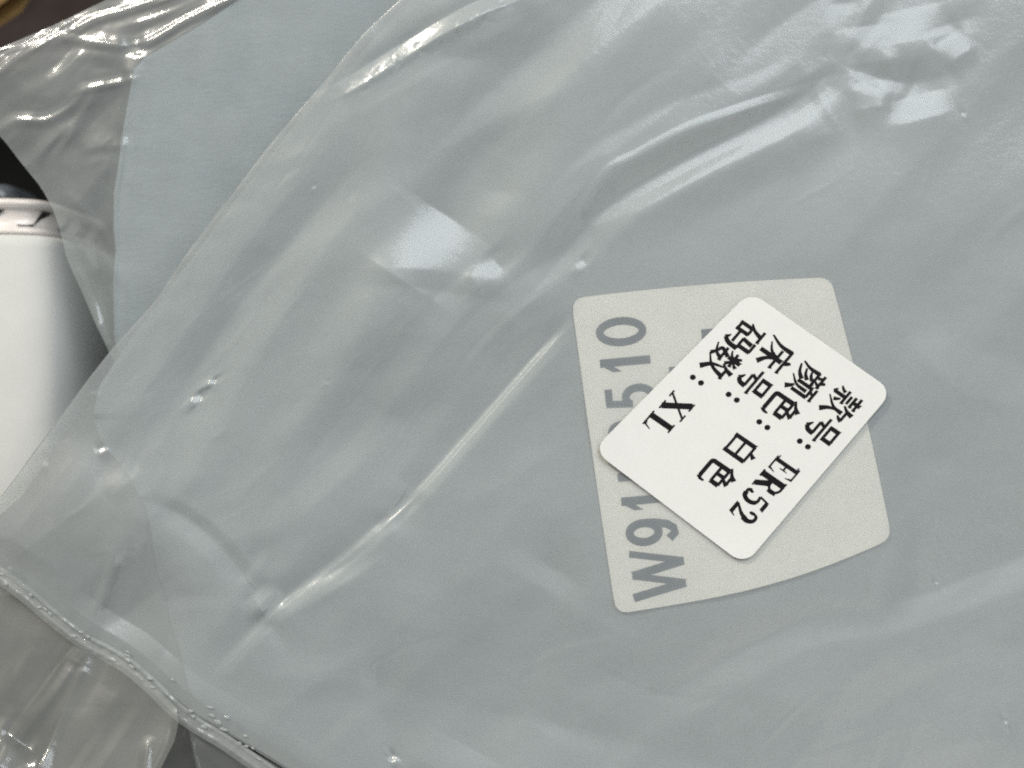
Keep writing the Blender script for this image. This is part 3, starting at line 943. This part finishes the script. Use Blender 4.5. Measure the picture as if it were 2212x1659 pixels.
# plain bold figures of the cream label
K = 15.5            # (glyph names starting with s + figure are the plain bold ones)
GLY['s0'] = [('s', [(50 + 33 * math.cos(t) * 1.0, 50 + 42 * math.sin(t)) for t in np.linspace(0, 2 * math.pi, 40)], K, K)]
GLY['s1'] = [('s', [(58, 0), (58, 100)], K + 1, K + 1), ('p', [(58, 100), (50, 100), (20, 76), (20, 58), (58, 84)])]
GLY['s5'] = [('s', [(26, 92), (84, 92)], K - 1, K - 1), ('s', [(30, 98), (24, 46)], K - 2, K - 2), ('s', [(24, 50)] + arc(48, 33, 34, 26, 120, -150, 24), K, K)]
GLY['s9'] = [('s', [(50 + 31 * math.cos(t), 66 + 27 * math.sin(t)) for t in np.linspace(0, 2 * math.pi, 34)], K, K), ('s', [(81, 66), (80, 44), (72, 22), (58, 10), (42, 8), (24, 20)], K, K)]
GLY['sW'] = [('s', [(2, 100), (26, 2)], K, K), ('s', [(26, 2), (50, 98)], K - 3, K - 3), ('s', [(50, 98), (74, 2)], K, K), ('s', [(74, 2), (98, 100)], K - 3, K - 3)]
GLY['sH'] = [('s', [(16, 0), (16, 100)], K + 1, K + 1), ('s', [(84, 0), (84, 100)], K + 1, K + 1), ('s', [(16, 52), (84, 52)], K - 2, K - 2)]
GLY['s8'] = [('s', [(50 + 27 * math.cos(t), 73 + 20 * math.sin(t)) for t in np.linspace(0, 2 * math.pi, 30)], K, K), ('s', [(50 + 32 * math.cos(t), 29 + 22 * math.sin(t)) for t in np.linspace(0, 2 * math.pi, 30)], K, K)]
GLY['sq'] = [('p', [(0, 0), (100, 0), (100, 100), (0, 100)])]


def print_line(name, items, hfun, mat, parent, dz, bold=1.0):
    """items: (glyph, centre u, v, reading vector, up vector, width, height) -> one flat printed mesh"""
    verts, faces = [], []
    lift = 0.0

    def put(pts, c, r, up, gw, gh):
        i0 = len(verts)
        for (gx, gy) in pts:
            a, b = (gx / 100 - 0.5) * gw, (gy / 100 - 0.5) * gh
            u_ = c[0] + r[0] * a + up[0] * b
            v_ = c[1] + r[1] * a + up[1] * b
            z_ = float(hfun(np.array(u_), np.array(v_))) * S + dz + lift
            x, y, _ = P(u_, v_, z_)
            verts.append((float(x), float(y), z_))
        return i0

    for (g, cu, cv, r, up, gw, gh) in items:
        for st in GLY[g]:
            lift += 2e-7
            if st[0] == 'p':
                i0 = put(st[1], (cu, cv), r, up, gw, gh)
                faces.append(tuple(range(i0, i0 + len(st[1]))))
            else:
                k_w = (bold if g.islower() else 1.22 if g in 'XLER52' else 1.0) * gh / 100
                lft, rgt = stroke_poly(np.array(st[1], float) * (gw / 100, gh / 100), st[2] * k_w, st[3] * k_w)
                lft, rgt = lft / (gw / 100, gh / 100), rgt / (gw / 100, gh / 100)
                n_ = len(lft)
                i0 = put(list(map(tuple, lft)) + list(map(tuple, rgt)), (cu, cv), r, up, gw, gh)
                for q in range(n_ - 1):
                    faces.append((i0 + q, i0 + n_ + q, i0 + n_ + q + 1, i0 + q + 1))
    ob = mesh_obj(name, verts, faces, mat, parent, smooth=False)
    bm_ = bmesh.new()
    bm_.from_mesh(ob.data)
    for f_ in bm_.faces:
        f_.normal_update()
        if f_.normal.z < 0:
            f_.normal_flip()
    bm_.to_mesh(ob.data)
    bm_.free()
    return ob


def zz(zx, zy):
    """coordinates read off the enlarged labels -> frame pixels"""
    return (2200 + zx / 1.185) * 0.5486, (1050 + zy / 1.185) * 0.5486


def unit(a, b):
    l = math.hypot(a, b)
    return (a / l, b / l)


rl = unit(-100, -1000)
ul_ = unit(-1000, 90)
F1 = 0.5486 / 1.185
items = []
for g, zx, zy, gw, gh in [('sW', 466, 1433, 215, 255), ('s9', 438, 1237, 142, 250), ('s1', 412, 1096, 118, 240), ('sH', 390, 928, 138, 240), ('s8', 352, 768, 130, 240),
                          ('s5', 334, 608, 128, 238), ('s1', 311, 452, 118, 236), ('s0', 291, 303, 150, 238)]:
    c = zz(zx, zy)
    items.append((g, c[0], c[1], rl, ul_, gw * F1, gh * F1))
print_line('printed_lettering', items, label_h, M['paper_ink'], lab, 0.00002)
c1 = zz(712, 312)
c2 = zz(530, 482)
print_line('printed_mark', [('sq', c1[0], c1[1], unit(-100, -1000), unit(-1000, 90), 46 * F1, 92 * F1), ('sq', c2[0], c2[1], unit(-100, -1000), unit(-1000, 90), 30 * F1, 30 * F1)], label_h, M['paper_ink'], lab, 0.00002)

# ---------------------------------------------------------------- white sticker on top of the film
stk = empty('white_sticker', 1610, 925, 0, 'small white sticker with four lines of black print stuck on the film', 'sticker')
ST = np.array([(1915, 848), (1608, 1208), (1295, 970), (1620, 642)], float)   # its own top left, top right, bottom right, bottom left


ST = ST.mean(0) + (ST - ST.mean(0)) * 1.045


def smap(a, b):
    tl, tr, br, bl = ST
    return (tl * ((1 - a) * (1 - b))[..., None] + tr * (a * (1 - b))[..., None] + br * (a * b)[..., None] + bl * ((1 - a) * b)[..., None])


sp = smap(ga, gb).reshape(-1, 2)
SCF, sres = quad_fit(sp)
SOFF = sres.max() + 1.2


def stick_h(u, v):
    x, y = (u - 1608) / 300.0, (v - 928) / 300.0
    return quad_eval(SCF, u, v) + SOFF + 2.2 * x * x + 7.0 * np.clip(-x - 0.55, 0, 1) ** 2 * 4 + 5.0 * np.clip(y - 0.6, 0, 1) ** 2 * 4


rounded_sheet('sticker_paper', smap, stick_h, 470, 360, 32, M['sticker'], stk, 0.00009, 44)
rd = unit(-307, 360)
ud = unit(295, 205)
CH = 150


def tline(seq):
    out = []
    for g, zx, zy, gw, gh in seq:
        c = zz(zx, zy)
        out.append((g, c[0], c[1], rd, ud, gw * F1, gh * F1))
    return out


LINES = [
    [('kuan', 1322, 642, CH, CH), ('hao', 1232, 765, CH * .95, CH), ('colon', 1142, 826, 105, 105), ('E', 1052, 946, 86, 128), ('R', 985, 1014, 96, 128), ('5', 918, 1090, 84, 124), ('2', 862, 1152, 84, 124)],
    [('yan', 1158, 537, CH, CH), ('se', 1046, 658, CH, CH), ('colon', 953, 736, 105, 105), ('bai', 856, 853, CH, CH * .92), ('se', 748, 972, CH, CH)],
    [('chuang', 1016, 416, CH, CH), ('hao', 915, 543, CH * .95, CH), ('colon', 810, 608, 105, 105)],
    [('ma', 868, 330, CH, CH), ('shu', 762, 446, CH, CH), ('colon', 643, 528, 105, 105), ('X', 552, 652, 108, 122), ('L', 466, 738, 96, 122)],
]
for ln in LINES:
    print_line('printed_line', tline(ln), stick_h, M['ink'], stk, 0.000012, 1.5)
# stray smudges of ink beside the E
print_line('printed_smudge', tline([('sq', 1030, 888, 22, 8), ('sq', 1114, 950, 24, 8)]), stick_h, M['paper_ink'], stk, 0.000012)

# ---------------------------------------------------------------- second bag behind, upper left
bag2 = empty('garment_bag', 300, 350, -0.012, 'clear crinkled garment bag in the upper left, behind the front bag', 'plastic bag', 'bagged garments')
Q = Relief()
Q.ridge([(110, 95, .2), (155, 66, .9), (200, 40, 1), (262, 22, 1), (330, 0, 1), (420, -40, .6)], 4.4, 17, 13, 1.6)
Q.ridge([(150, 78, .5), (230, 93, 1), (290, 97, 1), (345, 74, 1), (402, 40, 1), (500, -6, 1), (620, -70, .5)], 4.2, 16, 13, 1.6)
Q.ridge([(240, 62, 0), (300, 48, 1), (380, 20, .6), (430, 0, .4)], 2.4, 12, 12, 1.5)
LATER2 = [(288, 128, 20, 24, 0, LAMP, 0.9), (300, 112, 30, 10, -10, LAMP, 1.0)]
Q.ridge([(-60, 190, .6), (0, 146, 1), (60, 100, 1), (120, 66, .6), (180, 30, .2)], 5.0, 16, 16, 1.4)
Q.ridge([(-40, 120, .6), (40, 96, 1), (100, 70, .4)], 5.0, 9, 10)
Q.ridge([(176, 194, .4), (215, 183, 1), (255, 176, 1), (288, 165, .6)], 3.0, 10, 12, 1.4)
Q.ridge([(-40, 300, .5), (0, 276, 1), (40, 256, 1), (100, 256, 1), (150, 226, 1), (184, 190, .5)], 3.4, 12, 16, 1.3)
Q.ridge([(60, 390, 0), (100, 320, 1), (160, 262, 1), (210, 196, .3)], 4.0, 16, 20)
Q.ridge([(100, 180, 0), (150, 140, 1), (185, 100, .6)], 4.0, 14, 16)
Q.ridge([(140, 470, 0), (190, 410, 1), (252, 330, .5)], 5.0, 26, 30)
Q.ridge([(286, 172, .5), (272, 262, 1), (257, 372, 1), (247, 440, 1), (248, 520, 1), (246, 600, 1), (248, 720, .5)], 4.2, 8, 12)
Q.ridge([(150, 540, .4), (190, 640, 1), (226, 740, .6)], 4.0, 10, 16)
Q.ridge([(196, 480, 0), (216, 600, 1), (236, 730, .6)], -5.0, 12, 12)
O2 = [(-400, 1050), (-200, 640), (0, 228), (53, 120), (104, 0), (150, -80), (200, -110), (250, -72), (292, 0), (351, 45), (405, 89), (449, 113), (491, 128), (526, 137), (556, 143), (633, 178), (705, 209), (770, 240), (860, 290), (960, 380)]
O2v = np.array([p[0] for p in O2], float)
O2u = np.array([p[1] for p in O2], float)
v2 = np.concatenate([np.arange(-400, -8, 24), np.arange(-8, 900, 3.0)])
u2 = sum(np.interp(v2 + d, O2v, O2u) for d in (-14, -7, 0, 7, 14)) / 5
FE = [(-400, 1080), (-200, 800), (0, 515), (50, 440), (90, 372), (125, 312), (150, 290), (167, 286), (268, 268), (373, 253), (418, 246), (491, 245), (541, 250), (600, 245), (734, 247), (900, 300), (1300, 420), (1480, 560), (1560, 660), (1700, 820), (1800, 1000)]
FEv = np.array([p[0] for p in FE], float)
FEu = np.array([p[1] for p in FE], float)
r2 = np.maximum(edge_u(v2) + 90, u2 + 60)
tt = np.linspace(0, 1, 260)
U3 = u2[:, None] + (r2 - u2)[:, None] * tt[None, :]
V3 = np.repeat(v2[:, None], 260, 1)
fe = np.interp(v2, FEv, FEu)[:, None]
out_ = np.clip((fe - U3), 0, 400)


def film2_h(u, v):
    fe_ = np.interp(v, FEv, FEu)
    o_ = np.clip(fe_ - u, 0, 400)
    return (-128 - 0.06 * o_ - 4.0 * np.sqrt(vnoise(u, v, 190, 85, 55, 45) ** 2 + 0.003) * np.clip(o_ / 30, 0.1, 1) + Q(u, v)
            + 2.5 * vnoise(u, v, 220, 110, 51, 40) * np.clip(o_ / 40, 0.25, 1) + 0.5 * vnoise(u, v, 60, 30, 52, 40) * np.clip(o_ / 40, 0.15, 1))


Q.crinkle(16, (-30, 0, 285, 420), 42, 30, (80, 260), (9, 30), (.04, .13), 131)
Q.crinkle(10, (120, 430, 250, 760), 110, 20, (60, 200), (7, 20), (.05, .14), 132)
for pts, wd in [([(120, 84, .4), (160, 62, 1), (205, 38, 1), (265, 21, 1), (330, 0, 1), (380, -16, 1)], 9), ([(158, 80, .5), (225, 92, 1), (290, 96, 1), (340, 77, 1), (402, 40, 1), (500, -6, 1)], 8),
                ([(0, 148, 1), (30, 124, .9), (70, 98, .9), (112, 74, .6)], 8), ([(0, 118, .7), (50, 96, .8), (100, 66, .4)], 5), ([(185, 192, .6), (215, 183, .95), (250, 177, .9), (284, 168, .8)], 5),
                ([(0, 280, .6), (36, 258, .85), (100, 256, .8), (150, 228, .8), (182, 192, .5)], 4), ([(250, 60, 0), (310, 44, .8), (370, 22, .8), (420, 0, .4)], 6), ([(284, 176, .4), (270, 265, .6), (256, 375, .7), (248, 440, .7), (248, 520, .6), (246, 600, .5), (248, 720, .4)], 4),
                ([(90, 370, 0), (140, 300, .6), (190, 215, .5)], 7), ([(130, 470, 0), (190, 400, .5), (250, 330, .4)], 10)]:
    Q.strip(film2_h, pts, wd, 14, LAMP)
for g_ in LATER2:
    Q.glint_on(film2_h, *g_)
h3 = film2_h(U3, V3)
z3 = h3 * S
k3 = S * (D - z3) / D
grid_obj('film', (U3 - 1106) * k3, (829.5 - V3) * k3, z3, M['film_clear'], bag2)

gar2 = empty('folded_garment', 400, 400, -0.013, 'blue grey folded garment inside the clear bag at upper left', 'garment', 'folded garments')
vq = np.concatenate([np.arange(-380, 0, 25), np.arange(0, 900, 6.0), np.arange(930, 1760, 30)])
uq = np.interp(vq, FEv, FEu)
tq = np.linspace(0, 1, 120) ** 1.8
U4 = uq[:, None] + (np.maximum(uq + 300, 2300) - uq)[:, None] * tq[None, :]
V4 = np.repeat(vq[:, None], 120, 1)
dq = U4 - uq[:, None]
h4 = -146 - 10 * np.exp(-dq / 10) + 2.5 * vnoise(U4, V4, 160, 160, 61)
z4 = h4 * S
k4 = S * (D - z4) / D
X4, Y4 = (U4 - 1106) * k4, (829.5 - V4) * k4
# side wall of the folded pile down to the table
side = []
for t in (1.0, 0.75, 0.5, 0.25):
    zz_ = z4[:, 0] * (1 - t) + (TZ + 0.0005) * t
    side.append((X4[:, 0] + 0.0015 * math.sin(t * 9), Y4[:, 0], zz_))
Xs = np.concatenate([np.stack([s[0] for s in side], 1), X4], 1)
Ys = np.concatenate([np.stack([s[1] for s in side], 1), Y4], 1)
Zs = np.concatenate([np.stack([s[2] for s in side], 1), z4], 1)
grid_obj('fabric', Xs, Ys, Zs, M['garment_blue'], gar2)

# ---------------------------------------------------------------- white bottle lying at the left edge
bot = empty('white_bottle', -60, 800, TZ, 'white plastic bottle with silver collar lying at the left edge', 'bottle')
CU, CZ = -22, -0.0390


def lathe(name, prof, mat, parent, n=160, n_pow=6.0):
    """profile (v in frame px, radius in m), axis along the picture's vertical"""
    verts, faces = [], []
    x0 = float(P(CU, 0, CZ)[0])
    for (v_, r_) in prof:
        y = float(P(0, v_, CZ)[1])
        for q in range(n):
            a = 2 * math.pi * q / n
            c_, s_ = math.cos(a), math.sin(a)
            f_ = (abs(c_) ** n_pow + abs(s_) ** n_pow) ** (-1.0 / n_pow)
            verts.append((x0 + r_ * f_ * c_, y, CZ + r_ * f_ * s_))
    m_ = len(prof)
    for i in range(m_ - 1):
        for q in range(n):
            a, b = i * n + q, i * n + (q + 1) % n
            faces.append((a, b, b + n, a + n))
    faces.append(tuple(range(n))[::-1])
    faces.append(tuple(range((m_ - 1) * n, m_ * n)))
    ob = mesh_obj(name, verts, faces, mat, parent)
    return ob


lathe('body', [(534, 0.0150), (532, 0.0200), (534, 0.0218), (544, 0.0226), (560, 0.0229), (620, 0.0236), (700, 0.0246), (800, 0.0254), (950, 0.0256), (1200, 0.0256), (1240, 0.0246), (1250, 0.0200)], M['bottle'], bot)
lathe('collar', [(462, 0.0180), (459, 0.0196), (462, 0.0203), (474, 0.0204), (478, 0.0196), (516, 0.0198), (522, 0.0206), (530, 0.0206), (534, 0.0180)], M['collar'], bot)
# slanted dark marks round the collar
cx0 = float(P(CU, 0, CZ)[0])
sv, sf = [], []
for (da) in range(0, 360, 22):
    a = math.radians(da)
    i0 = len(sv)
    for (v_, off) in ((482, 0.02), (482, 0.13), (513, -0.06), (513, -0.18)):
        y = float(P(0, v_, CZ)[1])
        c_, s_ = math.cos(a - off), math.sin(a - off)
        r_ = 0.02005 * (abs(c_) ** 6 + abs(s_) ** 6) ** (-1.0 / 6)
        sv.append((cx0 + r_ * c_, y, CZ + r_ * s_))
    sf.append((i0, i0 + 1, i0 + 3, i0 + 2))
marks = mesh_obj('collar_marks', sv, sf, M['mark'], bot, smooth=False)
lathe('nozzle', [(405, 0.0040), (408, 0.0065), (416, 0.0080), (436, 0.0083), (442, 0.0083), (470, 0.0085)], M['nozzle'], bot, 40)

# ---------------------------------------------------------------- things in the far corner
def slab(name, poly, z0, z1, mat, label, cat):
    bm_ = bmesh.new()
    vs_ = [bm_.verts.new([float(c) for c in P(u, v, z1)]) for u, v in poly]
    f_ = bm_.faces.new(vs_)
    r_ = bmesh.ops.extrude_face_region(bm_, geom=[f_])
    for g_ in r_['geom']:
        if isinstance(g_, bmesh.types.BMVert):
            g_.co.z = z0
    bmesh.ops.recalc_face_normals(bm_, faces=bm_.faces)
    bmesh.ops.bevel(bm_, geom=[e for e in bm_.edges], offset=0.003, segments=3, affect='EDGES')
    me_ = bpy.data.meshes.new(name)
    bm_.to_mesh(me_)
    bm_.free()
    me_.materials.append(mat)
    ob = bpy.data.objects.new(name, me_)
    COL.objects.link(ob)
    tag(ob, label, cat)
    return ob


slab('brown_block', [(-400, -300), (260, -300), (66, -4), (-6, 48), (-400, 260)], TZ, -0.058, M['brown'], 'blurred amber brown block in the extreme top left corner', 'block')
slab('dark_cloth', [(150, -200), (430, -300), (430, 60), (160, 150), (-60, 200), (-120, 190), (-60, 80), (60, 0)], TZ, -0.050, M['dark_brown'], 'blurred dark plum cloth between brown block and clear bag', 'cloth')
